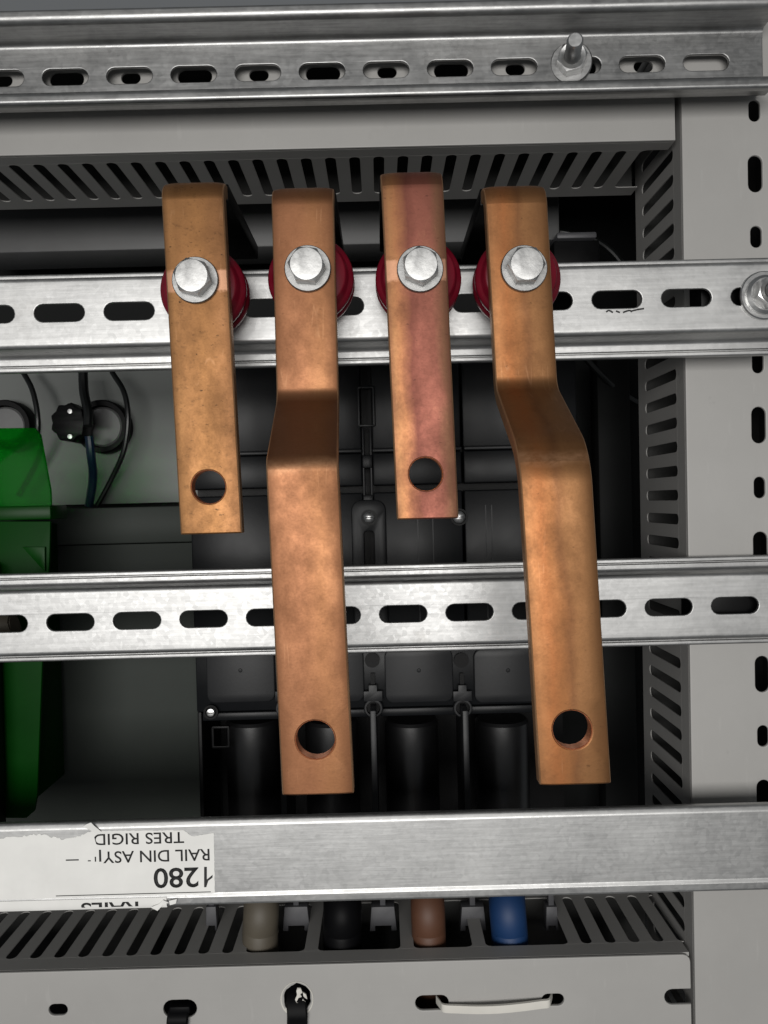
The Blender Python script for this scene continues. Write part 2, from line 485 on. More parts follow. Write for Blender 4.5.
# ---- right duct: inner wall at x = XI, runs the full height
right = thing('wiring_duct', (XI + 30, DF + 28, -245), 'grey slotted wiring duct standing upright along the right side of the cabinet', 'wiring duct')
holes = []
zz = Z(757, 425, DF)
XH = X(759, 425, DF) - 1.2
for i in range(-10, 8):
    z = zz - 25.0 * i
    if -235 < z < 205:
        holes.append(slot(XH, z, 14.5 if i % 2 == 0 else 8.5, 5.6 if i % 2 == 0 else 4.4, vertical=True))
finish('front_plate', plate(rect(XI, XI + 58, -245, 212), holes, DF, TK, 0.6), M['duct'], right, wn=True)
finish('front_strip', box_me(XI + 0.02, XI + TK, DF + 1.7, DF + S0, -245, 212), M['duct'], right)
finish('rear_strip', box_me(XI, XI + 0.4, DF + S1, DF + DEPTH, -245, 212), M['duct'], right)
finish('outer_wall', box_me(XI + 56.3, XI + 57.95, DF + 1.7, DF + DEPTH, -245, 212), M['duct_shaded'], right)
finish('rear_plate', box_me(XI + TK + 0.05, XI + 56.2, DF + DEPTH - TK, DF + DEPTH - 0.1, -245, 212), M['duct_shaded'], right)
for i in range(-24, 22):
    finger(right, XI, 5.0 + PITCH * i - 0.3, PI / 2)

right.rotation_euler = (0, math.radians(0.25), 0)

# ---- bottom duct: inner (upper) wall
ZB = Z(300, 965, DF); XB = XI - 1.3
bot = thing('wiring_duct', (-50, DF + 28, ZB - 42), 'grey slotted wiring duct along the bottom with cable ties through its front', 'wiring duct')
holes = []
def bh(px, py, l, h):
    p = W(px, py, DF); holes.append(slot(p.x, p.z, l, h))
bh(58, 1010, 7.6, 4.6); bh(180, 1009, 13.5, 7.2); bh(432, 1003, 13.5, 6.0); bh(553, 1000, 9.0, 4.8)
p = W(297, 999, DF); hole297 = (p.x, p.z)
ragged = []
for i in range(28):
    a = 2 * PI * i / 28
    r = 5.9 + 0.9 * mnoise.noise(Vector((math.cos(a) * 1.7, math.sin(a) * 1.7, 3.3))) + 0.25 * random.uniform(-1, 1)
    ragged.append((p.x + r * math.cos(a) * 0.95, p.z + r * math.sin(a) * 1.05))
holes.append(ragged)
p = W(676, 997, DF); zs = p.z
outer = [(XL, ZB - 42), (XB, ZB - 42), (XB, zs - 3.1)]
for i in range(9):
    a = -PI / 2 - PI * i / 8
    outer.append((p.x - 1.5 + 3.1 * math.cos(a), zs + 3.1 * math.sin(a)))
outer += [(XB, zs + 3.1), (XB, ZB - 3)] + [(XB - 3 + 3 * math.cos(math.radians(t)), ZB - 3 + 3 * math.sin(math.radians(t))) for t in (30, 60, 90)] + [(XL, ZB)]
finish('front_plate', plate(outer, holes, DF, TK, 0.5), M['duct'], bot, wn=True)
finish('front_strip', box_me(XL, XB, DF + 1.7, DF + S0, ZB - TK, ZB - 0.02), M['duct'], bot)
finish('rear_strip', box_me(XL, XB, DF + S1, DF + DEPTH, ZB - 0.4, ZB), M['duct'], bot)
finish('outer_wall', box_me(XL, XB, DF + 1.7, DF + DEPTH, ZB - 41.95, ZB - 40.3), M['duct_shaded'], bot)
finish('rear_plate', box_me(XL, XB, DF + DEPTH - TK, DF + DEPTH - 0.1, ZB - 40.2, ZB - TK - 0.05), M['duct_shaded'], bot)
x0 = X(21, 945, DF + S0)
for i in range(-4, 29):
    x = x0 + PITCH * i
    if not (XL + 4 < x < XB - 4): continue
    px = 370 + x * F / (DF + S0 + 4)          # position along the duct, to leave out the broken-off fingers
    if any(abs(px - c) < w for c, w in ((262, 22), (336, 36), (428, 26), (510, 30))): continue
    finger(bot, x, ZB - 0.45, 0)

# ================================================================== mounting rails
def rail_slots(x_ref, x0, x1, zc, pitch=25.0, l=17.8, h=6.2, skip=()):
    out = []
    i0 = int((x0 - x_ref) / pitch) - 1
    for i in range(i0, i0 + 60):
        x = x_ref + pitch * i
        if x - l / 2 > x0 + 2 and x + l / 2 < x1 - 2: out.append(slot(x, zc, l, h))
    return out

def hat_rail(name, zc, d_web, d_flange, x0, x1, x_ref, mat, label, slots=True, half=17.5, wall=12.5, jog=True, pitch=25.0):
    """top-hat rail: slotted web at depth d_web, two lips at depth d_flange"""
    t = 1.4
    bm = bmesh.new()
    hs = rail_slots(x_ref, x0, x1, zc, pitch) if slots else []
    web = plate(rect(x0, x1, zc - 9.0, zc + 9.0), hs, d_web, t, 0.42, 2)
    bm.from_mesh(web); bpy.data.meshes.remove(web)
    # straighten the web's outer long edges so that they butt on the shoulders
    for v in bm.verts:
        if abs(abs(v.co.z - zc) - 9.0) < 0.5: v.co.z = zc + math.copysign(9.0, v.co.z - zc); 
    sgn = 1 if d_flange > d_web else -1
    for s in (1, -1):
        w0 = zc + s * 9.0
        path = [(d_web, w0), (d_web, zc + s * wall), (d_flange, zc + s * wall)]
        df = d_flange
        if sgn > 0:
            path += [(df, zc + s * (half - 2.5)), (df + 0.9, zc + s * (half - 2.3)), (df + 0.9, zc + s * (half - 1.9)), (df, zc + s * (half - 1.7)), (df, zc + s * half)]
            # lip with a small rolled return
            path += [(df + 2.2, zc + s * (half - 0.02))]
            pts = fillet(path, [2.4, 1.5, 0.3, 0.2, 0.2, 0.3, 0.9], 5)
        else:
            path += [(df, zc + s * half), (df + 2.6, zc + s * half)]
            pts = fillet(path, [2.6, 2.6, 1.6])
        # thicken away from the viewer / outwards
        pts = [Vector(q) for q in pts]
        ns = normals2(pts)
        if ns[0].x < 0: 
            ring = [p - q * t for p, q in zip(pts, ns)]
        else:
            ring = [p + q * t for p, q in zip(pts, ns)]
        ring_all = pts + ring[::-1]; n = len(ring_all)
        a = [bm.verts.new((x0, p.x, p.y)) for p in ring_all]; b_ = [bm.verts.new((x1, p.x, p.y)) for p in ring_all]
        for i in range(n): 
            j = (i + 1) % n; bm.faces.new((a[i], a[j], b_[j], b_[i]))
        for i in range(n // 2 - 1):
            bm.faces.new((a[i], a[i + 1], a[n - 2 - i], a[n - 1 - i])); bm.faces.new((b_[i], b_[i + 1], b_[n - 2 - i], b_[n - 1 - i]))
    me = me_from_bm(bm)
    o = finish(name, me, mat, wn=True)
    if sgn > 0:      # added black block that keeps the end slots dark before the duct
        finish('slot_blackout_block', box_me(118, x1 - 3, d_web + t + 4.0, d_flange + 1.2, zc - 10.8, zc + 10.8, bev=0.6), M['black'], o)
    return tag(o, label, 'rail', 'metal mounting rails across the cabinet')

# rail 1 (top, channel open to the front)
R1W, R1F = 301.5, 287.5
z1 = Z(322, 71, R1W)
hat_rail('mounting_rail', z1, R1W, R1F, XL, X(763, 60, R1W), X(322, 71, R1W), M['rail_a'],
         'dull slotted metal rail at the very top with an upright threaded stud')
# rail 2 (web to the front, carries the insulators)
R2W, R2F = 274.0, 289.0
z2 = Z(129, 311, R2W)
hat_rail('mounting_rail', z2, R2W, R2F, XL, X(800, 300, R2W), X(129, 311, R2W), M['rail_b'],
         'bright slotted metal rail carrying the four red insulators', half=18.3, pitch=24.8)
rail2 = [q for q in col.objects if q.get('label', '').startswith('bright slotted metal rail carrying')][0]
for pts_ in ([(606, 312), (609, 310.5), (613, 312.5)], [(616, 311), (620, 312.5)], [(623, 312.5), (629, 310.5), (632, 311.8)], [(631, 311.2), (638, 309.5), (644, 308.6)]):
    P = [W(a_, c_, R2W - 0.03) for a_, c_ in pts_]
    finish('pen_mark', tube_me(P, 0.28, 6, 5, flat=(0.04, 0.34)), M['ink'], rail2)
# rail 3
R3W, R3F = 288.0, 303.0
z3 = Z(203.5, 619, R3W)
hat_rail('mounting_rail', z3, R3W, R3F, XL, X(800, 600, R3W), X(203.5, 619, R3W), M['rail_c'],
         'bright slotted metal rail crossing behind the two long copper bars')
# rail 4: closed face with folded edges
R4 = 287.0
za, zb = Z(384, 815.0, R4), Z(384, 901.5, R4)
bm = bmesh.new()
path = [(R4 + 4.4, za - 6), (R4 + 4.4, za - 0.4), (R4 + 1.0, za), (R4, za - 2.2), (R4, zb + 5.0), (R4 - 0.55, zb + 3.8), (R4 - 0.4, zb + 0.8), (R4 + 1.6, zb), (R4 + 14, zb), (R4 + 14, zb + 6)]
pts = fillet(path, [1, 1.4, 2.0, 0.8, 0.8, 1.2, 1.0, 1.2], 4)
ns = normals2(pts)
ring = [p - q * 1.5 for p, q in zip(pts, ns)] if ns[len(pts) // 2].x < 0 else [p + q * 1.5 for p, q in zip(pts, ns)]
ra = pts + ring[::-1]; n = len(ra)
a = [bm.verts.new((XL, p.x, p.y)) for p in ra]; b_ = [bm.verts.new((X(800, 840, R4), p.x, p.y)) for p in ra]
for i in range(n):
    j = (i + 1) % n; bm.faces.new((a[i], a[j], b_[j], b_[i]))
for i in range(n // 2 - 1):
    bm.faces.new((a[i], a[i + 1], a[n - 2 - i], a[n - 1 - i])); bm.faces.new((b_[i], b_[i + 1], b_[n - 2 - i], b_[n - 1 - i]))
o = finish('mounting_rail', me_from_bm(bm), M['rail_d'], wn=True)
tag(o, 'unslotted grey metal rail near the bottom with a torn paper label', 'rail', 'metal mounting rails across the cabinet')

# ================================================================== copper bars
BT = 5.0
def bar(name, nodes, path, radii, hole_s_from_bottom, mat_args, label, bolt_px, hole_d=10.8):
    """nodes: (height, x centre) pairs; path: (depth, height) points of the front face from the bottom up"""
    pts = fillet(path, radii, 8)
    L = [0.0]
    for a, b_ in zip(pts, pts[1:]): L.append(L[-1] + (b_ - a).length)
    total = L[-1]
    def at(s):
        s = max(0, min(total, s))
        for i in range(len(L) - 1):
            if s <= L[i + 1] + 1e-9:
                f = (s - L[i]) / max(1e-9, L[i + 1] - L[i])
                p = pts[i].lerp(pts[i + 1], f); return p, i, f
        return pts[-1], len(L) - 2, 1.0
    nn = normals2(pts)
    # normals point into the bar (away from the viewer)
    if nn[0].x < 0: nn = [-q for q in nn]
    def xcen(z):
        for (z0, c0), (z1, c1) in zip(nodes, nodes[1:]):
            if z <= z1 or (z1, c1) == nodes[-1]:
                f = (z - z0) / (z1 - z0); return c0 + (c1 - c0) * f
        return nodes[-1][1]
    def pos(u, s, t):
        p, i, f = at(s); q = nn[i].lerp(nn[i + 1], f).normalized()
        p = p + q * t
        zz_ = min(at(s)[0].y, nodes[-1][0])
        return Vector((xcen(zz_) + u, p.x, p.y))
    hw = 10.0
    us = [-10, -9.5, -8.8, -7.6, -5.6, -3, 0, 3, 5.6, 7.6, 8.8, 9.5, 10]
    h0, h1 = hole_s_from_bottom - 9.0, hole_s_from_bottom + 9.0
    ss = [0.0]
    while ss[-1] + 6 < h0: ss.append(ss[-1] + 6)
    if h0 - ss[-1] > 0.8: ss.append(h0)
    else: ss[-1] = h0
    low = ss
    up = sorted({h1, *[l for l in L if l > h1 + 0.5]} | {h1 + 6 * k for k in range(1, 80) if h1 + 6 * k < total - 1} | {total})
    up = [up[0]] + [b_ for a, b_ in zip(up, up[1:]) if b_ - a > 0.05]
    V2, Fc = [], []
    idx = {}
    def vid(u, s):
        k = (round(u, 4), round(s, 4))
        if k not in idx: idx[k] = len(V2); V2.append((u, s))
        return idx[k]
    for rows in (low, up):
        for s0, s1 in zip(rows, rows[1:]):
            for u0, u1 in zip(us, us[1:]): Fc.append((vid(u0, s0), vid(u1, s0), vid(u1, s1), vid(u0, s1)))
    ns_ = 8; sb = [h0 + (h1 - h0) * i / ns_ for i in range(ns_ + 1)]
    loop = [(u, h0) for u in us] + [(hw, s) for s in sb[1:]] + [(u, h1) for u in us[::-1][1:]] + [(-hw, s) for s in sb[::-1][1:-1]]
    outer = [vid(*q) for q in loop]
    ring_prev = outer
    for f in (0.5, 0.86, 1.0):
        ring_ = []
        for (u, s) in loop:
            a = math.atan2(s - hole_s_from_bottom, u)
            c = (hole_d / 2 * math.cos(a), hole_s_from_bottom + hole_d / 2 * math.sin(a))
            q = (u + (c[0] - u) * f, s + (c[1] - s) * f)
            ring_.append(vid(*q))
        for i in range(len(loop)):
            j = (i + 1) % len(loop); Fc.append((ring_prev[i], ring_prev[j], ring_[j], ring_[i]))
        ring_prev = ring_
    hole_ids = set(ring_prev)
    bm = bmesh.new()
    uvl = bm.loops.layers.uv.new('strip')
    rnd = random.Random(name + label)
    A = [bm.verts.new(pos(u, s, 0.55 * max(0, abs(u / 10) - 0.55) ** 2 / 0.2)) for u, s in V2]
    B = [bm.verts.new(pos(u, s, BT)) for u, s in V2]
    par = {}
    for v, q in zip(A, V2): par[v] = q
    for v, q in zip(B, V2): par[v] = q
    cnt = {}
    for f in Fc:
        for i in range(4):
            e = (f[i], f[(i + 1) % 4]); k = tuple(sorted(e)); cnt.setdefault(k, []).append(e)
        bm.faces.new([A[i] for i in f]); bm.faces.new([B[i] for i in f[::-1]])
    for k, es in cnt.items():
        if len(es) == 1:
            a, b_ = es[0]; nf = bm.faces.new((A[b_], A[a], B[a], B[b_]))
            if a in hole_ids and b_ in hole_ids: nf.material_index = 1
    bmesh.ops.recalc_face_normals(bm, faces=bm.faces)
    for f in bm.faces:
        for l in f.loops:
            u, s = par[l.vert]; l[uvl].uv = (u / hw, s / 10.0)
    me = me_from_bm(bm)
    # where the bolt sits along the bar
    zb_ = W(bolt_px[0], bolt_px[1], path[-2][0]).z
    s_b = min((abs(p.y - zb_), l) for p, l in zip(pts, L) if True)[1]
    # finer: walk along
    best = min((abs(at(k * 0.25)[0].y - zb_), k * 0.25) for k in range(int((total - 55) * 4)))
    args = dict(mat_args)
    if len(path) > 3:
        sf = min(((pts[i] - Vector(path[1])).length, L[i]) for i in range(len(pts)))[1]
        args['folds'] = (sf / 10.0 - 0.1,)
    if args.get('patch'): args['patch'] = (best[1] / 10.0, args['patch'])
    o = finish(name, me, copper(name + '_tarnish', **args), deg=40)
    o.data.materials.append(M['fresh_copper'])
    bv = o.modifiers.new('edge', 'BEVEL'); bv.width = 0.7 * MM; bv.segments = 3; bv.limit_method = 'ANGLE'; bv.angle_limit = math.radians(40)
    w_ = o.modifiers.new('normals', 'WEIGHTED_NORMAL'); w_.keep_sharp = True
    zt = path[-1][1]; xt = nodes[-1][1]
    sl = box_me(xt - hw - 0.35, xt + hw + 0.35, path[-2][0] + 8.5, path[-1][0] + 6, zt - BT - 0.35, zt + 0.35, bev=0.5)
    org = tuple(o['_o']); o['_o'] = org
    finish('leg_shade_sleeve', sl, M['black'], o)  # black cover added to stand for the shade on the top leg
    return tag(o, label, 'copper bar', 'four copper busbars bolted side by side')

DB, DL = 248.0, 212.0
def node(l, r, D):
    m = W((l[0] + r[0]) / 2, (l[1] + r[1]) / 2, D); return m.z, m.x
def short_bar(tl, tr, bl, br, hole_px, **k):
    b0 = node(bl, br, DB); t0 = node(tl, tr, DB); t0 = (t0[0] + 2.6, t0[1])
    h = W(*hole_px, DB)
    path = [(DB, b0[0]), (DB, t0[0]), (DB + 64, t0[0])]
    return bar('copper_bar', [b0, t0], path, [8.0], h.z - b0[0], **k)
def long_bar(tl, tr, b1l, b1r, b2l, b2r, bl, br, hole_px, **k):
    b0 = node(bl, br, DL); n2 = node(b2l, b2r, DL); n1 = node(b1l, b1r, DB); t0 = node(tl, tr, DB); t0 = (t0[0] + 2.6, t0[1])
    h = W(*hole_px, DL)
    path = [(DL, b0[0]), (DL, n2[0]), (DB, n1[0]), (DB, t0[0]), (DB + 64, t0[0])]
    return bar('copper_bar', [b0, n2, n1, t0], path, [k.pop('r_low'), k.pop('r_up'), 8.0], h.z - b0[0], **k)

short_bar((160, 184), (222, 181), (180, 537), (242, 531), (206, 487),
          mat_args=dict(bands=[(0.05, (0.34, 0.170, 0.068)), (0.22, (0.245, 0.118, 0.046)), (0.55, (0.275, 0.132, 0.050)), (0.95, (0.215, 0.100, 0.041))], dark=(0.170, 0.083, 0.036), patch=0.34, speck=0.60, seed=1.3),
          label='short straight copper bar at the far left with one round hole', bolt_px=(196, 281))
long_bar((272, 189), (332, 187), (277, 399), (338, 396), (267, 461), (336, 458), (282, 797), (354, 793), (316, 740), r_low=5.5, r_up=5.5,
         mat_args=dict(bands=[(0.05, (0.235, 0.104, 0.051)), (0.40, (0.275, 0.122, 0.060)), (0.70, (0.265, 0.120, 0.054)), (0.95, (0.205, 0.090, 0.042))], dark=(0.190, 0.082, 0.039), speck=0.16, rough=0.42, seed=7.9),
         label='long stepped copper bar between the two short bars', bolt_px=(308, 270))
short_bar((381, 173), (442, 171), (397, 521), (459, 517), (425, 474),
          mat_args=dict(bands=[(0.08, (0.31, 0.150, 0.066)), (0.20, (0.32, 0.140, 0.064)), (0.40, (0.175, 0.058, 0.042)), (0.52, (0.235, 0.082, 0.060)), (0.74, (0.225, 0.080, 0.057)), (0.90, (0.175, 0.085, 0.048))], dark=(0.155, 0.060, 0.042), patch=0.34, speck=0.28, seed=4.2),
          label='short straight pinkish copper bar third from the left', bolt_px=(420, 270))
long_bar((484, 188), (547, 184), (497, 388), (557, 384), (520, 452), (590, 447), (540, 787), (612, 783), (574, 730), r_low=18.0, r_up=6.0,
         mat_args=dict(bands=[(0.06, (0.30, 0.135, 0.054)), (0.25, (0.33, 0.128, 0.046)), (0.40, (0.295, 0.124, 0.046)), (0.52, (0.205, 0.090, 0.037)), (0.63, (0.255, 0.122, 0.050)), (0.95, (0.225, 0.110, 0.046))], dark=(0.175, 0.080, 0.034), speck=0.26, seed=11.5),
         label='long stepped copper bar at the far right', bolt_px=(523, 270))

# ================================================================== bolts on the bars and insulators
BOLTS = [(196, 281, 'the short copper bar at the far left', 0.25), (308, 269.5, 'the long copper bar between the short ones', 0.10),
         (420, 270, 'the short pinkish copper bar', 0.42), (523.5, 269.5, 'the long copper bar at the far right', 0.02)]
p0 = W(BOLTS[0][0], BOLTS[0][1], DB)
def make_bolt():
    t = thing('hex_bolt', (p0.x, DB, p0.z), '', 'bolt', 'hex bolts clamping the copper bars')
    finish('washer', lathe_me([(0, 7.45), (-1.2, 7.45), (-1.5, 7.2), (-1.5, 4.0), (0, 4.0)], p0.x, DB - 0.02, p0.z, 48), M['washer'], t)
    finish('head', hex_me(10.3, 4.7, p0.x, DB - 1.54, p0.z, rot=0.0), M['bolt'], t, deg=22)
    finish('shank', lathe_me([(0, 0), (0, 3.8), (16, 3.8), (16, 0)], p0.x, DB - 2.5, p0.z, 24), M['bolt'], t)
    return t
bolt0 = make_bolt()
def make_insulator():
    y0 = DB + BT + 0.05; h = R2W - y0 - 0.05
    c = W(BOLTS[0][0], BOLTS[0][1], DB)
    t = thing('insulator', (c.x, R2W, c.z), '', 'insulator', 'red standoff insulators on the rail')
    pr = [(0, 0), (0, 11.4), (0.5, 12.0), (3.2, 12.4), (3.8, 13.0), (4.3, 14.0), (5.2, 14.4), (6.4, 14.4), (7.2, 14.0), (7.6, 13.2), (8.2, 12.7), (9.6, 12.7), (10.2, 13.2), (10.6, 14.0), (11.4, 14.4), (13.0, 14.4), (13.8, 14.0), (14.2, 13.2), (15.0, 12.7), (h - 1.2, 12.2), (h - 0.2, 11.8), (h, 11.2), (h, 0)]
    finish('body', lathe_me(pr, c.x, y0, c.z, 56), M['red'], t, deg=50)
    return t
ins0 = make_insulator()
for i, (px, py, where, rot) in enumerate(BOLTS):
    p = W(px, py, DB)
    b_ = bolt0 if i == 0 else copy_tree(bolt0)
    b_.location = Vector((p.x, DB, p.z)) * MM
    b_.rotation_euler = (0, rot, 0)
    b_['label'] = 'zinc hex bolt and washer through ' + where
    n_ = ins0 if i == 0 else copy_tree(ins0)
    n_.location = Vector((p.x, R2W, p.z)) * MM
    n_['label'] = 'dark red ribbed insulator behind ' + where

# ---- fixing bolt at the right end of the insulator rail
p = W(763, 296, R2W)
t = thing('hex_bolt', (p.x, R2W, p.z), 'shiny hex bolt with wide washer at the right end of the insulator rail', 'bolt')
finish('washer', lathe_me([(0, 8.6), (-1.0, 8.6), (-1.4, 8.2), (-1.4, 4.0), (0, 4.0)], p.x, R2W - 0.02, p.z, 48), M['steel'], t)
finish('flange', lathe_me([(0, 6.9), (-0.8, 6.9), (-1.6, 5.8), (-1.6, 3.9), (0, 3.9)], p.x, R2W - 1.45, p.z, 48), M['steel'], t)
finish('nut', hex_me(9.6, 4.6, p.x, R2W - 3.07, p.z, rot=0.3, hole=3.1), M['steel'], t, deg=22)
finish('threaded_stud', lathe_me([(0, 0), (0, 2.6), (0.5, 2.95)] + [(0.8 + 0.5 * k, 2.95 if k % 2 else 2.6) for k in range(16)] + [(9, 0)], p.x, R2W - 11.0, p.z, 24), M['steel'], t)

# ---- stud and nut on the top rail
p = W(571, 64, R1W)
t = thing('threaded_stud', (p.x, R1W, p.z), 'steel threaded stud with nut and washer standing out of the top rail', 'bolt')
finish('washer', lathe_me([(0, 8.0), (-1.0, 8.0), (-1.4, 7.6), (-1.4, 3.3), (0, 3.3)], p.x, R1W - 0.02, p.z, 48), M['dullsteel'], t)
finish('nut', hex_me(10.0, 5.0, p.x, R1W - 1.45, p.z, rot=0.12, hole=3.1), M['steel'], t, deg=22)
prof = [(0, 0), (0, 2.4), (0.6, 3.0)] + [(0.9 + 0.5 * k, 3.0 if k % 2 else 2.62) for k in range(28)] + [(16, 2.6), (16, 0)]
o = finish('stud', lathe_me(prof, p.x, R1W - 17.5, p.z, 24), M['steel'], t)
t.rotation_euler = (math.radians(3), 0, math.radians(-9))

# ================================================================== paper label with its print
PY = R4 - 0.75
def wl(px, py): q = W(px, py, R4); return (q.x, q.z)
rnd = random.Random(3)
outline = []
def edge(pts, amp, step=2.0):
    for (a, b_) in zip(pts, pts[1:]):
        n_ = max(1, int(math.hypot(b_[0] - a[0], b_[1] - a[1]) / step))
        for i in range(n_):
            f = i / n_
            outline.append(wl(a[0] + (b_[0] - a[0]) * f + rnd.uniform(-amp, amp), a[1] + (b_[1] - a[1]) * f + rnd.uniform(-amp, amp)))
edge([(-30, 842), (0, 838), (40, 834), (62, 839), (80, 836), (92, 831)], 1.0)
edge([(92, 831), (120, 830.5), (184, 830), (192, 836), (214, 833)], 0.35)
edge([(214, 833), (215, 893)], 0.2)
edge([(215, 893), (178, 894.6), (150, 895.5), (-30, 901), (-30, 842)], 0.2)
lab = thing('paper_label', (W(110, 868, R4).x, PY, zb), 'torn white paper label with upside-down print on the bottom rail', 'label')
finish('paper', plate(outline, [], R4 - 0.16, 0.14, 0.02, 0), M['paper'], lab, smooth=False)
# lower strip of the paper that follows the folded edge of the rail
strip = []
lowp = [(R4 - 0.72, zb + 4.2), (R4 - 0.95, zb + 3.4), (R4 - 0.95, zb + 2.2), (R4 - 0.90, zb + 1.2), (R4 - 0.35, zb + 0.2)]
bm = bmesh.new()
xe = [W(-30, 905, R4).x + i * 1.0 for i in range(int(W(172, 905, R4).x - W(-30, 905, R4).x))]
rows = []
for x in xe:
    cut = 1.0
    rows.append([bm.verts.new((x, q[0] + dy, q[1])) for dy in (0, 0.12) for q in lowp])
for a, b_ in zip(rows, rows[1:]):
    for k in (0, 5):
        for i in range(4): bm.faces.new((a[k + i], a[k + i + 1], b_[k + i + 1], b_[k + i]))
finish('paper_lower_strip', me_from_bm(bm), M['paper'], lab)
# torn scraps
def scrap(pts, y, tilt):
    bm = bmesh.new(); v0 = []
    for i, q in enumerate(pts):
        x, z = wl(*q); v0.append((x, y - tilt[i], z))
    a = [bm.verts.new(q) for q in v0]; b2 = [bm.verts.new((q[0], q[1] + 0.12, q[2])) for q in v0]
    bm.faces.new(a); bm.faces.new(b2[::-1])
    for i in range(len(a)):
        j = (i + 1) % len(a); bm.faces.new((a[i], a[j], b2[j], b2[i]))
    return me_from_bm(bm)
finish('torn_scrap', scrap([(83, 826), (90, 829), (97, 834), (102, 831), (95, 825), (92, 821.5), (88, 823)], R4 - 0.5, [0.3, 0.1, 0, 0.1, 0.3, 0.5, 0.4]), M['paper'], lab, smooth=False)
finish('torn_scrap', scrap([(152, 905), (160, 902), (164, 898), (170, 900), (164, 903), (159, 908)], R4 - 1.2, [0.6, 0.2, 0.3, 0.6, 0.3, 0.8]), M['paper'], lab, smooth=False)
finish('torn_scrap', scrap([(170, 899), (178, 897), (177, 901), (171, 903)], R4 - 1.1, [0.2, 0.4, 0.8, 0.5]), M['paper'], lab, smooth=False)

def text_mesh(body, px_right, px_left, py_top, py_bot, y, clip_left=None, clip_low=None, clip_high=None, bold=0.0):
    """lettering turned upside down: it starts at px_right and runs to px_left; letter feet at py_top"""
    cu = bpy.data.curves.new('t', 'FONT'); cu.body = body; cu.size = 1; cu.extrude = 0.0; cu.offset = bold; cu.resolution_u = 4
    ob = bpy.data.objects.new('t', cu); col.objects.link(ob)
    dg = bpy.context.evaluated_depsgraph_get(); dg.update()
    me = bpy.data.meshes.new_from_object(ob.evaluated_get(dg))
    bpy.data.objects.remove(ob); bpy.data.curves.remove(cu)
    bm = bmesh.new(); bm.from_mesh(me); bpy.data.meshes.remove(me)
    bmesh.ops.triangulate(bm, faces=list(bm.faces))
    xs = [v.co.x for v in bm.verts]; ys = [v.co.y for v in bm.verts]
    a, c = wl(px_right, py_top), wl(px_left, py_top - (px_left - px_right) * 0.0236)
    h = (py_bot - py_top) / (F / R4)
    for v in bm.verts:
        fx = (v.co.x - min(xs)) / (max(xs) - min(xs)); fy = (v.co.y - min(ys)) / (max(ys) - min(ys))
        v.co = Vector((a[0] + (c[0] - a[0]) * fx, y, a[1] - h * fy))
    def cut(co, no):
        g = list(bm.verts) + list(bm.edges) + list(bm.faces)
        bmesh.ops.bisect_plane(bm, geom=g, plane_co=co, plane_no=no, clear_outer=True)
    if clip_left is not None: cut(Vector((wl(clip_left, 850)[0], y, a[1])), Vector((-1, 0, -0.25)))
    if clip_low is not None: cut(Vector((0, y, clip_low)), Vector((0, 0, -1)))
    if clip_high is not None: cut(Vector((0, y, clip_high)), Vector((0, 0, 1)))
    r = bmesh.ops.extrude_face_region(bm, geom=list(bm.faces))
    for v in [g for g in r['geom'] if isinstance(g, bmesh.types.BMVert)]: v.co.y += 0.02
    return me_from_bm(bm)
YT = R4 - 0.19
finish('lettering', text_mesh('280', 198.5, 153.5, 866.8, 887.3, YT, bold=0.015), M['ink'], lab, smooth=False)
finish('lettering', text_mesh('RAIL DIN ASY', 209.5, 103, 848.5, 860.5, YT, bold=0.008), M['ink'], lab, smooth=False)
finish('lettering', text_mesh('TRES RIGIDES', 184, 76, 831.5, 843, YT, clip_left=94, bold=0.008, clip_high=wl(140, 832.5)[1]), M['ink'], lab, smooth=False)
for a_, b2_, c_, d_ in ((99.4, 101.2, 849.5, 861.5), (95.0, 96.2, 856.5, 861.5), (88.0, 91.0, 860.0, 861.2)):
    q1, q2 = wl(a_, d_), wl(b2_, c_)
    finish('print_remnant', box_me(q1[0], q2[0], YT, YT + 0.02, q1[1], q2[1]), M['ink'], lab, smooth=False)
one = [(212.8, 874.5), (212.6, 877.4), (208.4, 880.6), (206.4, 887.0), (204.2, 887.0), (204.2, 866.6), (207.0, 866.6), (207.0, 879.2)]
finish('lettering', plate([wl(*q) for q in one], [], YT, 0.02, 0.002, 0), M['ink'], lab, smooth=False)
zl = wl(140, 893.5)[1]
finish('printed_line', box_me(wl(56, 893)[0], wl(211, 893)[0], YT, YT + 0.02, zl - 0.16, zl + 0.16), M['ink'], lab, smooth=False)
finish('lettering', text_mesh('RAILS', 139, 82, 900, 913, R4 - 1.0, clip_low=zb + 1.2, bold=0.016), M['ink'], lab, smooth=False)
finish('print_remnant', box_me(wl(66, 860)[0], wl(79, 860)[0], YT, YT + 0.02, wl(70, 860.5)[1], wl(70, 859.2)[1]), M['ink'], lab, smooth=False)

# ================================================================== circuit breaker deep in the cabinet
DV = 372.0
bx0, bx1 = X(196, 700, DV), X(580, 560, DV)
br = thing('circuit_breaker', (X(390, 700, DV), DV + 30, Z(390, 905, DV)), 'large black four-pole circuit breaker behind the copper bars', 'circuit breaker')
XS = X(367, 450, DV)                       # the seam with its cut-outs
ztop, zr1, zr2, zlow = Z(384, 335, DV), Z(384, 452, DV), Z(384, 489, DV), Z(384, 640, DV)
def part(name, me, mat='char', **k): return finish(name, me, M[mat], br, **k)
part('rear_housing', box_me(bx0 + 0.3, bx1 - 0.3, DV + 14, DV + 80, Z(384, 720, DV), ztop - 1), 'black')
seams = [X(284, 450, DV), XS, X(462, 450, DV)]
cols_ = [(bx0, seams[0] - 0.6), (seams[0] + 0.6, XS - 2.6), (XS + 2.6, seams[2] - 0.5), (seams[2] + 0.5, bx1)]
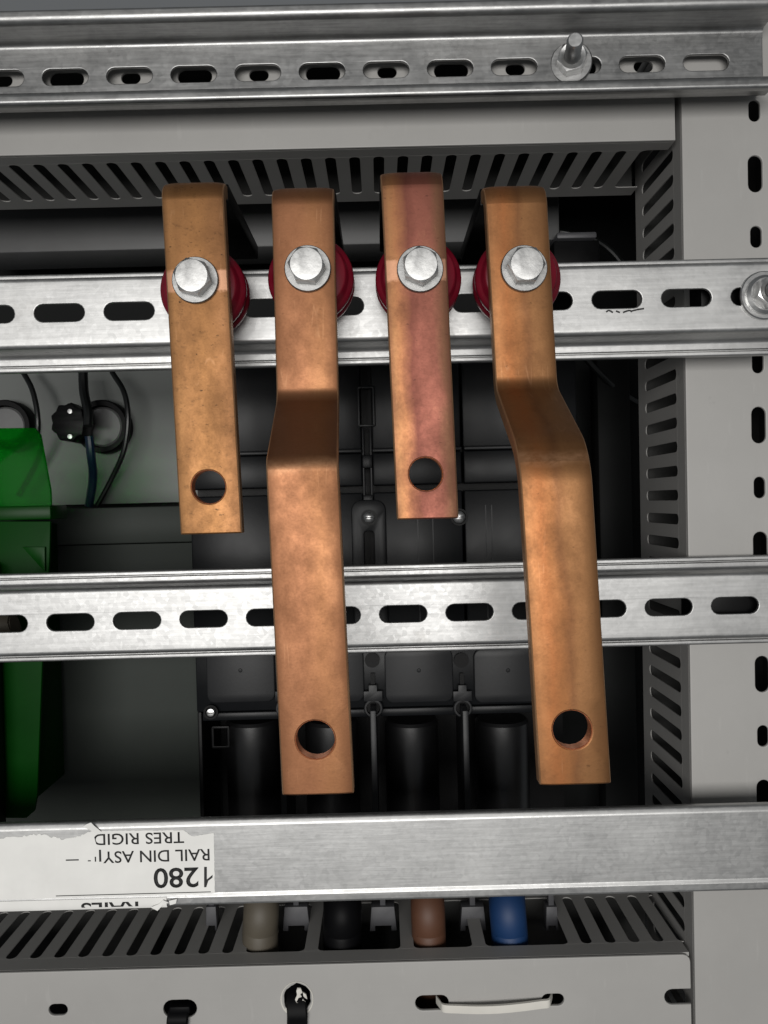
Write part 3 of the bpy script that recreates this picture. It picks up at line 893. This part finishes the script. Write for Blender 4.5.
for a, b_ in cols_:
    part('upper_cover', box_me(a, b_, DV, DV + 13.8, zr1 + 1.2, ztop, bev=0.8))
    part('middle_cover', box_me(a, b_, DV - 1.5, DV + 13.8, zr2 + 1.8, zr1 - 0.4, bev=0.8))
    part('lower_cover', box_me(a, b_, DV - 0.5, DV + 13.8, zlow, zr2 - 1.6, bev=0.8))
    part('edge_rib', box_me(a, b_, DV - 4.2, DV - 0.05, zr1 - 0.2, zr1 + 1.5, bev=0.5), 'char2')
# seam column pieces
zc_ = lambda py: Z(367, py, DV)
def frame(px0, px1, py0, py1, w, d):
    outer_ = round_rect(X(px0, 450, DV), X(px1, 450, DV), zc_(py1), zc_(py0), 0.8)
    inner_ = round_rect(X(px0, 450, DV) + w, X(px1, 450, DV) - w, zc_(py1) + w, zc_(py0) - w, 0.4)
    return plate(outer_, [inner_], DV - d, 1.6, 0.2)
part('seam_window', frame(358.5, 376, 386, 427, 1.2, 1.2), 'char')
part('seam_rib', box_me(XS - 2.4, XS - 1.3, DV - 0.6, DV + 6, zc_(505), zc_(428), bev=0.3), 'char2')
part('seam_rib', box_me(XS + 1.3, XS + 2.4, DV - 0.6, DV + 6, zc_(505), zc_(428), bev=0.3), 'char2')
part('seam_bridge', box_me(XS - 2.4, XS + 2.4, DV - 1.0, DV + 6, zc_(468), zc_(455), bev=0.3))
part('seam_bridge', box_me(XS - 2.4, XS + 2.4, DV - 1.0, DV + 6, zc_(503), zc_(495), bev=0.3))
# arch round the screw
arch = round_rect(X(352, 530, DV), X(386, 530, DV), zlow + 4, zc_(500), 5)
archi = round_rect(X(364, 530, DV), X(374, 530, DV), zlow + 6, zc_(531), 1.5)
part('screw_arch', plate(arch, [archi], DV - 2.0, 1.4, 0.4), 'char')
def screw(px, py, D, r):
    p = W(px, py, D)
    s = part('screw', lathe_me([(0, r), (-0.9, r), (-1.5, r * 0.75), (-1.8, 0)], p.x, D, p.z, 24), 'steel')
    m_ = box_me(p.x - r * 0.7, p.x + r * 0.7, D - 1.95, D - 1.78, p.z - 0.22, p.z + 0.22)
    o = finish('screw_slot', m_, M['ink'], s); 
    part('screw_cup', lathe_me([(0, r + 1.2), (-0.7, r + 1.2), (-0.7, r + 0.3), (0, r + 0.3)], p.x, D, p.z, 24), 'black')
screw(369, 517.5, DV - 2.05, 2.6)
screw(459, 517, DV - 0.6, 3.0)
# vertical mould lines on the lower cover
for px in (418, 433, 486, 492):
    x = X(px, 535, DV); part('mould_line', box_me(x - 0.25, x + 0.25, DV - 0.75, DV - 0.52, zlow + 8, zc_(508)), 'char2')
# terminal zone below the third rail
zt0, zt1 = Z(384, 650, DV), Z(384, 708, DV)
part('terminal_frame', box_me(bx0, bx1, DV + 1.0, DV + 13.8, zt1, zlow - 0.3, bev=0.6), 'char')
poles = [241, 330, 419, 508]
for px in poles:
    x = X(px, 680, DV)
    part('terminal_cover', plate(round_rect(x - 16.5, x + 16.5, Z(px, 702, DV), Z(px, 648, DV), 4.0), [], DV - 1.0, 2.0, 0.7), 'char2')
    part('terminal_dimple', lathe_me([(0, 1.0), (-0.3, 0.8), (-0.35, 0)], x, DV - 1.0, Z(px, 670, DV), 16), 'char')
    part('terminal_ledge', box_me(x - 19, x + 19, DV - 0.5, DV + 13, zt1 - 4.0, zt1 - 0.2, bev=0.5), 'char')
for px in (285, 373, 462):
    x = X(px, 690, DV)
    q = lambda py: Z(px, py, DV)
    part('latch', plate([(x - 4.5, q(700)), (x + 4.5, q(700)), (x + 4.5, q(690)), (x + 2, q(690)), (x + 2, q(684)), (x - 2, q(684)), (x - 2, q(690)), (x - 4.5, q(690))], [], DV - 2.6, 1.6, 0.25), 'char2')
    part('round_boss', lathe_me([(0, 4.6), (-1.4, 4.6), (-1.8, 4.2), (-1.8, 3.4), (0, 3.2)], x, DV - 0.6, q(707), 28), 'char2')
    part('round_hole', lathe_me([(0, 3.3), (-0.2, 3.3), (-0.2, 0)], x, DV - 0.4, q(707), 24), 'black')
    part('round_hole', lathe_me([(0, 3.6), (-0.2, 3.6), (-0.2, 0)], x, DV - 0.6, q(660), 24), 'black')
    part('slit', box_me(x - 1.0, x + 1.0, DV - 0.75, DV - 0.5, q(684), q(673)), 'black')
    # insulating barrier between two poles with its foot
    part('barrier', box_me(x - 1.4, x + 1.4, DV - 14, DV + 20, Z(px, 908, DV - 14), q(703), bev=0.4), 'char2')
screw(211, 712, DV - 1.0, 2.3)
part('corner_bracket', frame(204, 222, 722, 744, 1.1, 1.0), 'black')
part('side_cheek', box_me(bx0, bx0 + 2, DV + 2, DV + 40, Z(196, 880, DV), zt1 - 0.3, bev=0.4), 'black')
part('recess_back', box_me(bx0 + 2.3, bx1, DV + 44, DV + 47, Z(300, 960, DV), zt1 - 0.3), 'black')
# feet of the barriers hanging below the last rail
DFt = 338.0
for px, w in ((211, 11), (296, 26), (383, 26), (473, 25), (552, 12)):
    x = X(px, 915, DFt); q = lambda py: Z(px, py, DFt)
    hw_ = w / 2 / (F / DFt)
    sh = [(x - hw_ * 1.05, q(931)), (x - hw_ * 0.62, q(931)), (x - hw_ * 0.62, q(926)), (x + hw_ * 0.62, q(926)), (x + hw_ * 0.62, q(931)), (x + hw_ * 1.05, q(931)), (x + hw_ * 0.88, q(907)), (x - hw_ * 0.88, q(907))]
    part('barrier_foot', plate(sh, [], DFt, 6.0, 0.3), 'foot')
    part('foot_stem', box_me(x - 1.2, x + 1.2, DFt + 1, DFt + 5, q(906.8), q(880), bev=0.2), 'foot')

# ---- power cables
for px, mat, nm, wd in ((262, 'beige', 'beige', 7.6), (343, 'blackcable', 'black', 8.2), (428, 'brown', 'orange-brown', 7.3), (507.5, 'blue', 'blue', 7.8)):
    xa = X(px - 5, 760, DV + 20)
    pt = W(px, 925, 331)
    c = thing('power_cable', (pt.x, 335, ZB - 30), 'thick %s power cable dropping into the bottom duct' % nm, 'cable', 'four power cables under the breaker')
    pth = [(xa, DV + 18, Z(px, 800, DV + 10)), (xa, DV + 14, Z(px, 845, DV + 10)), (pt.x, 331, pt.z + 12), (pt.x, 326.5, pt.z), (pt.x, 326, ZB - 6), (pt.x, 328, ZB - 32)]
    finish('jacket', tube_me(pth, wd, 22), M[mat], c)
    x2 = X({262: 250, 343: 331, 428: 413, 507.5: 506}[px], 760, DV + 8)
    finish('sleeve', lathe_me([(0, 0), (0, 12.5), (1.5, 13.6), (52, 13.6), (54, 12.6), (54, 0)], 0, 0, 0, 36), M['rubber'], c)
    sl = c.children[-1]
    sl.rotation_euler = (-PI / 2, 0, 0)
    sl.location = (Vector((x2, DV + 20, Z(px, 724, DV + 8))) - Vector(c['_o'])) * MM
    # lathe was written about the Y axis at the cabinet origin: bring its mesh back there
    off = Vector(c['_o']) * MM
    for v in sl.data.vertices: v.co = v.co + off
    # parting line on the cable jacket
    if nm in ('beige',):
        finish('ring', tube_me([(pt.x + (wd + 0.02) * math.cos(a), 327 + (wd + 0.02) * math.sin(a), Z(px, 936, 324)) for a in [2 * PI * i / 24 for i in range(25)]], 0.22, 6, smooth=False), M['beige'], c)

# ================================================================== left side: panel, buttons, wires, green cover
DP = 455.0
o = finish('inner_door_panel', box_me(X(-60, 440, DP), X(330, 440, DP), DP, DP + 3, Z(100, 504, DP), Z(100, 362, DP)), M['panel'])
tag(o, 'grey painted inner panel behind the black round switches', 'panel')
DG = 400.0
t = thing('enclosure_box', (X(90, 800, DG), DG + 20, Z(90, 960, DG)), 'plain dark green-grey enclosure at the left behind the rails', 'enclosure')
finish('front_face', box_me(X(-60, 600, DG), bx0 - 4, DG, DG + 3, Z(90, 960, DG), Z(90, 545, DG), bev=0.5), M['darkpanel'], t)
finish('upper_lip', box_me(X(-60, 600, DG), bx0 - 4, DG - 5, DG + 8, Z(90, 544.5, DG - 5), Z(90, 508, DG - 5), bev=1.0), M['darkpanel'], t)
finish('top_face', box_me(X(-60, 600, DG), bx0 - 4, DG + 8.1, DP - 0.2, Z(90, 508, DG - 5) - 4, Z(90, 508, DG - 5) - 1, bev=0.3), M['darkpanel'], t)

def button(px, py, label, clip):
    p = W(px, py, DP)
    b_ = thing('round_switch', (p.x, DP, p.z), label, 'switch', 'black round switches on the inner panel')
    finish('collar', lathe_me([(0, 15.5), (-9, 15.5), (-10, 14.8), (-10, 12.2), (0, 12.0)], p.x, DP - 0.02, p.z, 40), M['black'], b_)
    finish('core', lathe_me([(0, 12.0), (-7, 11.6), (-8, 10.5), (-8, 0)], p.x, DP - 0.03, p.z, 32), M['hub'], b_)
    if clip:
        star = []
        for i in range(36):
            a = 2 * PI * i / 36; r = 10.5 + 0.7 * math.cos(9 * a)
            star.append((p.x - 12.5 + r * math.cos(a) * 0.9, p.z + 1 + r * math.sin(a)))
        finish('contact_block', plate(star, [], DP - 26, 14, 1.0), M['black'], b_)
        for sx, sz in ((1.5, 6), (1, -8)):
            finish('terminal_screw', lathe_me([(0, 1.6), (-0.6, 1.3), (-0.7, 0)], p.x - 12.5 + sx, DP - 26.0, p.z + 1 + sz, 14), M['steel'], b_)
    return b_
button(107, 428, 'black round switch with knurled contact block on the grey panel', True)
button(12, 428, 'black ringed switch partly behind the green cover', False)
def wire(pts, r, mat, label, cat='wire', D=None):
    P = [W(*q) for q in pts]
    o = finish('control_wire', tube_me(P, r, 10), M[mat])
    return tag(o, label, cat, 'thin wires in the cabinet')
wire([(83, 372, 436), (84, 392, 434), (88, 412, 430), (88, 426, 428)], 2.6, 'wire', 'thick black wire entering the knurled switch from above')
wire([(89, 436, 428), (91, 455, 430), (93, 478, 436), (89, 506, 440)], 2.4, 'bluewire', 'dark blue wire hanging below the knurled switch')
wire([(112, 372, 440), (124, 392, 436), (128, 418, 434), (124, 450, 436), (112, 478, 440), (97, 506, 442)], 1.5, 'wire', 'thin black wire curving right of the knurled switch')
wire([(22, 370, 440), (33, 392, 436), (38, 425, 434), (32, 460, 440), (15, 495, 444)], 1.5, 'wire', 'thin black wire running down behind the green cover')
wire([(585, 358, 420), (606, 380, 424), (622, 393, 430), (640, 404, 436)], 1.6, 'wire', 'black wire looping right of the far right copper bar')
wire([(560, 232, 424), (590, 238, 420), (612, 252, 416), (630, 275, 414)], 1.8, 'wire', 'black wire above the insulator rail near the right duct')

# green cover
DGr = 350.0
gx = lambda px, py: X(px, py, DGr)
gz = lambda px, py: Z(px, py, DGr)
t = thing('green_cover', (gx(20, 812), DGr + 15, gz(20, 812)), 'translucent green plastic cover at the left edge behind the rails', 'cover')
upper = [(gx(-60, 430), gz(-60, 430)), (gx(40, 429), gz(40, 429)), (gx(46, 436), gz(46, 436)), (gx(56, 490), gz(56, 490)), (gx(57, 518), gz(57, 518)), (gx(-60, 518), gz(-60, 518))]
finish('upper_shield', plate(upper[::-1], [], DGr - 6, 2.0, 0.5), M['green3'], t)
finish('ledge', box_me(gx(-60, 505), gx(56.5, 505), DGr - 6.6, DGr + 12, gz(20, 520), gz(20, 506), bev=0.8), M['green2'], t)
lower = [(gx(-60, 521), gz(-60, 521)), (gx(56, 521), gz(56, 521)), (gx(55, 560), gz(55, 560)), (gx(48, 660), gz(48, 660)), (gx(43, 790), gz(43, 790)), (gx(40, 806), gz(40, 806)), (gx(32, 813), gz(32, 813)), (gx(-60, 813), gz(-60, 813))]
finish('lower_shield', plate(lower[::-1], [], DGr - 6, 2.0, 0.5), M['green'], t)
finish('side_wall', box_me(gx(18, 600), gx(18, 600) + 2, DGr + 2.1, DGr + 40, gz(40, 805), gz(40, 525), bev=0.4), M['green'], t)
wedge = [(gx(30, 546), gz(30, 546)), (gx(52, 546), gz(52, 546)), (gx(52, 570), gz(52, 570)), (gx(46, 564), gz(46, 564))]
finish('bright_tab', plate(wedge[::-1], [], DGr - 7.6, 1.4, 0.3), M['green2'], t)
o = finish('terminal_block', box_me(gx(-60, 700), gx(13, 700), DGr - 22, DGr - 8, gz(0, 818), gz(0, 560), bev=2), M['black'])
tag(o, 'black block at the left edge in front of the green cover', 'block')
o = finish('beige_plug', tube_me([W(-30, 625, 318), W(0, 625, 318), W(12, 625, 318), W(15, 624.5, 318)], lambda f: 5.2 if f < 0.9 else 4.2, 20), M['beige'])
tag(o, 'beige plug seen through the leftmost slot of the third rail', 'plug')

# ---- things deep in the cabinet above the second rail
DQ = 405.0
o = finish('cross_channel', box_me(X(-60, 230, DQ), X(560, 230, DQ), DQ, DQ + 30, Z(300, 246, DQ), Z(300, 200, DQ), bev=1.5), M['channel'])
tag(o, 'dark grey horizontal channel under the top duct', 'channel')
t = thing('dark_module', (X(575, 260, 400), 420, Z(575, 275, 400)), 'black module with a pale top edge right of the far right bar', 'module')
finish('housing', box_me(X(554, 260, 400), X(600, 260, 400), 400, 440, Z(575, 290, 400), Z(575, 240, 400), bev=1), M['black'], t)
finish('top_edge', box_me(X(556, 236, 398), X(596, 236, 398), 396, 420, Z(575, 239.5, 398), Z(575, 233, 398), bev=1), M['foot'], t)
o = finish('vertical_post', box_me(X(598, 450, 425), X(632, 450, 425), 425, 440, Z(615, 900, 425), Z(615, 350, 425), bev=2), M['steel_paint'])
tag(o, 'dark painted upright post left of the right duct', 'post')

def ribbon(P, w, th, per=6):
    """strap of width w along X following the points"""
    bm = bmesh.new(); path = catmull(P, per); rr = []; n = len(path)
    for i, q in enumerate(path):
        d = (path[min(i + 1, n - 1)] - path[max(i - 1, 0)]).normalized()
        nr = Vector((1, 0, 0)).cross(d).normalized() * th / 2; e = Vector((w / 2, 0, 0)); e2 = e * 0.85
        rr.append([bm.verts.new(q + v) for v in (e, e2 + nr, -e2 + nr, -e, -e2 - nr, e2 - nr)])
    for a, b_ in zip(rr, rr[1:]):
        for i in range(6):
            j = (i + 1) % 6; bm.faces.new((a[i], a[j], b_[j], b_[i]))
    bm.faces.new(rr[0]); bm.faces.new(rr[-1])
    return me_from_bm(bm)
# ---- cable ties on the bottom duct
p = W(180, 1009, DF)
t = thing('cable_tie', (p.x, DF, p.z - 20), 'black cable tie hanging from the wide slot left of the ragged hole', 'cable tie', 'black cable ties in the bottom duct')
finish('tie_head', box_me(p.x - 4.2, p.x + 4.2, DF - 1.0, DF + 5, p.z - 1.6, p.z + 1.4, bev=0.8), M['blackcable'], t)
finish('strap', ribbon([(p.x - 0.6, DF + 3, p.z + 0.5), (p.x - 0.6, DF - 1.8, p.z - 2.6), (p.x - 1.0, DF - 1.8, p.z - 9), (p.x - 1.5, DF - 1.6, p.z - 24)], 8.6, 1.4), M['blackcable'], t)
hx, hz = hole297
t = thing('cable_tie', (hx, DF, hz - 20), 'black cable tie hanging out of the ragged hole', 'cable tie', 'black cable ties in the bottom duct')
finish('strap', ribbon([(hx - 1, DF + 6, hz + 3), (hx - 0.5, DF + 0.5, hz - 0.5), (hx + 0.2, DF - 2.0, hz - 5), (hx, DF - 1.8, hz - 10), (hx, DF - 1.6, hz - 24)], 8.2, 1.6), M['blackcable'], t)
# broken white rim round that hole (part of the duct)
bm = bmesh.new()
n = 40; ra, rb = [], []
for i in range(n):
    a = 2 * PI * i / n
    w_ = 0.35 + 0.75 * max(0, mnoise.noise(Vector((math.cos(a) * 2, math.sin(a) * 2, 9.1)))) + (0.5 if 2.6 < a < 4.4 else 0)
    r = 6.9
    ra.append(bm.verts.new((hx + r * math.cos(a) * 0.96, DF - 0.25, hz + r * math.sin(a) * 1.05)))
    rb.append(bm.verts.new((hx + (r - 0.3 - w_ * 0.8) * math.cos(a) * 0.96, DF - 0.05 + 0.4 * w_, hz + (r - 0.3 - w_ * 0.8) * math.sin(a) * 1.05)))
rc = [bm.verts.new(v.co + Vector((0, 0.6, 0))) for v in ra]
for i in range(n):
    j = (i + 1) % n; bm.faces.new((ra[i], ra[j], rb[j], rb[i])); bm.faces.new((ra[j], ra[i], rc[i], rc[j]))
finish('broken_rim', me_from_bm(bm), M['white'], bot)
def chip(pts, y):
    bm = bmesh.new()
    a = [bm.verts.new((hx + q[0], y + random.uniform(-0.5, 0.5), hz + q[1])) for q in pts]
    c = [bm.verts.new((v.co.x, v.co.y + 0.6, v.co.z)) for v in a]
    bm.faces.new(a); bm.faces.new(c[::-1])
    for i in range(len(a)):
        j = (i + 1) % len(a); bm.faces.new((a[i], a[j], c[j], c[i]))
    return me_from_bm(bm)
for pts in ([(0.4, 5.0), (1.8, 4.6), (2.6, 2.8), (1.6, 2.4), (2.2, 1.2), (0.8, 1.0), (-0.2, -0.6), (1.4, -1.4), (0.2, -2.2), (-0.8, 0.2), (0.2, 2.2), (-0.1, 3.6)],
            [(2.8, 3.0), (4.2, 2.2), (4.6, 0), (3.6, 0.6), (3.0, 1.6)], [(2.6, 0.2), (3.8, -0.8), (3.2, -2.4), (2.0, -1.6)]):
    finish('plastic_chip', chip([(x * 0.9, z) for x, z in pts], DF - 0.6), M['white'], bot, smooth=False)
# white tie
pa, pb = W(440, 1005, DF), W(551, 1000, DF)
t = thing('cable_tie', ((pa.x + pb.x) / 2, DF, pa.z - 2), 'white cable tie strap bridging two slots of the bottom duct', 'cable tie')
P = []
for f in (-0.03, 0.0, 0.03, 0.15, 0.35, 0.55, 0.75, 0.9, 0.97, 1.0, 1.03):
    q = pa.lerp(pb, f)
    dy = 4 if f < -0.01 or f > 1.01 else (0.6 if f in (0.0, 1.0) else -1.6 - 1.8 * math.sin(PI * f))
    P.append((q.x, DF + dy, q.z - 0.5 * math.sin(PI * min(1, max(0, f))) * (1.2 - f)))
bm = bmesh.new(); path = catmull(P, 5); rr = []
for q in path:
    rr.append([bm.verts.new(q + Vector(d)) for d in ((0, -0.55, 1.55), (0, -0.7, 0), (0, -0.55, -1.55), (0, 0.55, -1.55), (0, 0.55, 1.55))])
for a, b_ in zip(rr, rr[1:]):
    for i in range(5):
        j = (i + 1) % 5; bm.faces.new((a[i], a[j], b_[j], b_[i]))
finish('strap', me_from_bm(bm), M['white'], t)

# tidy the helper property
for ob in bpy.data.objects:
    if '_o' in ob: del ob['_o']
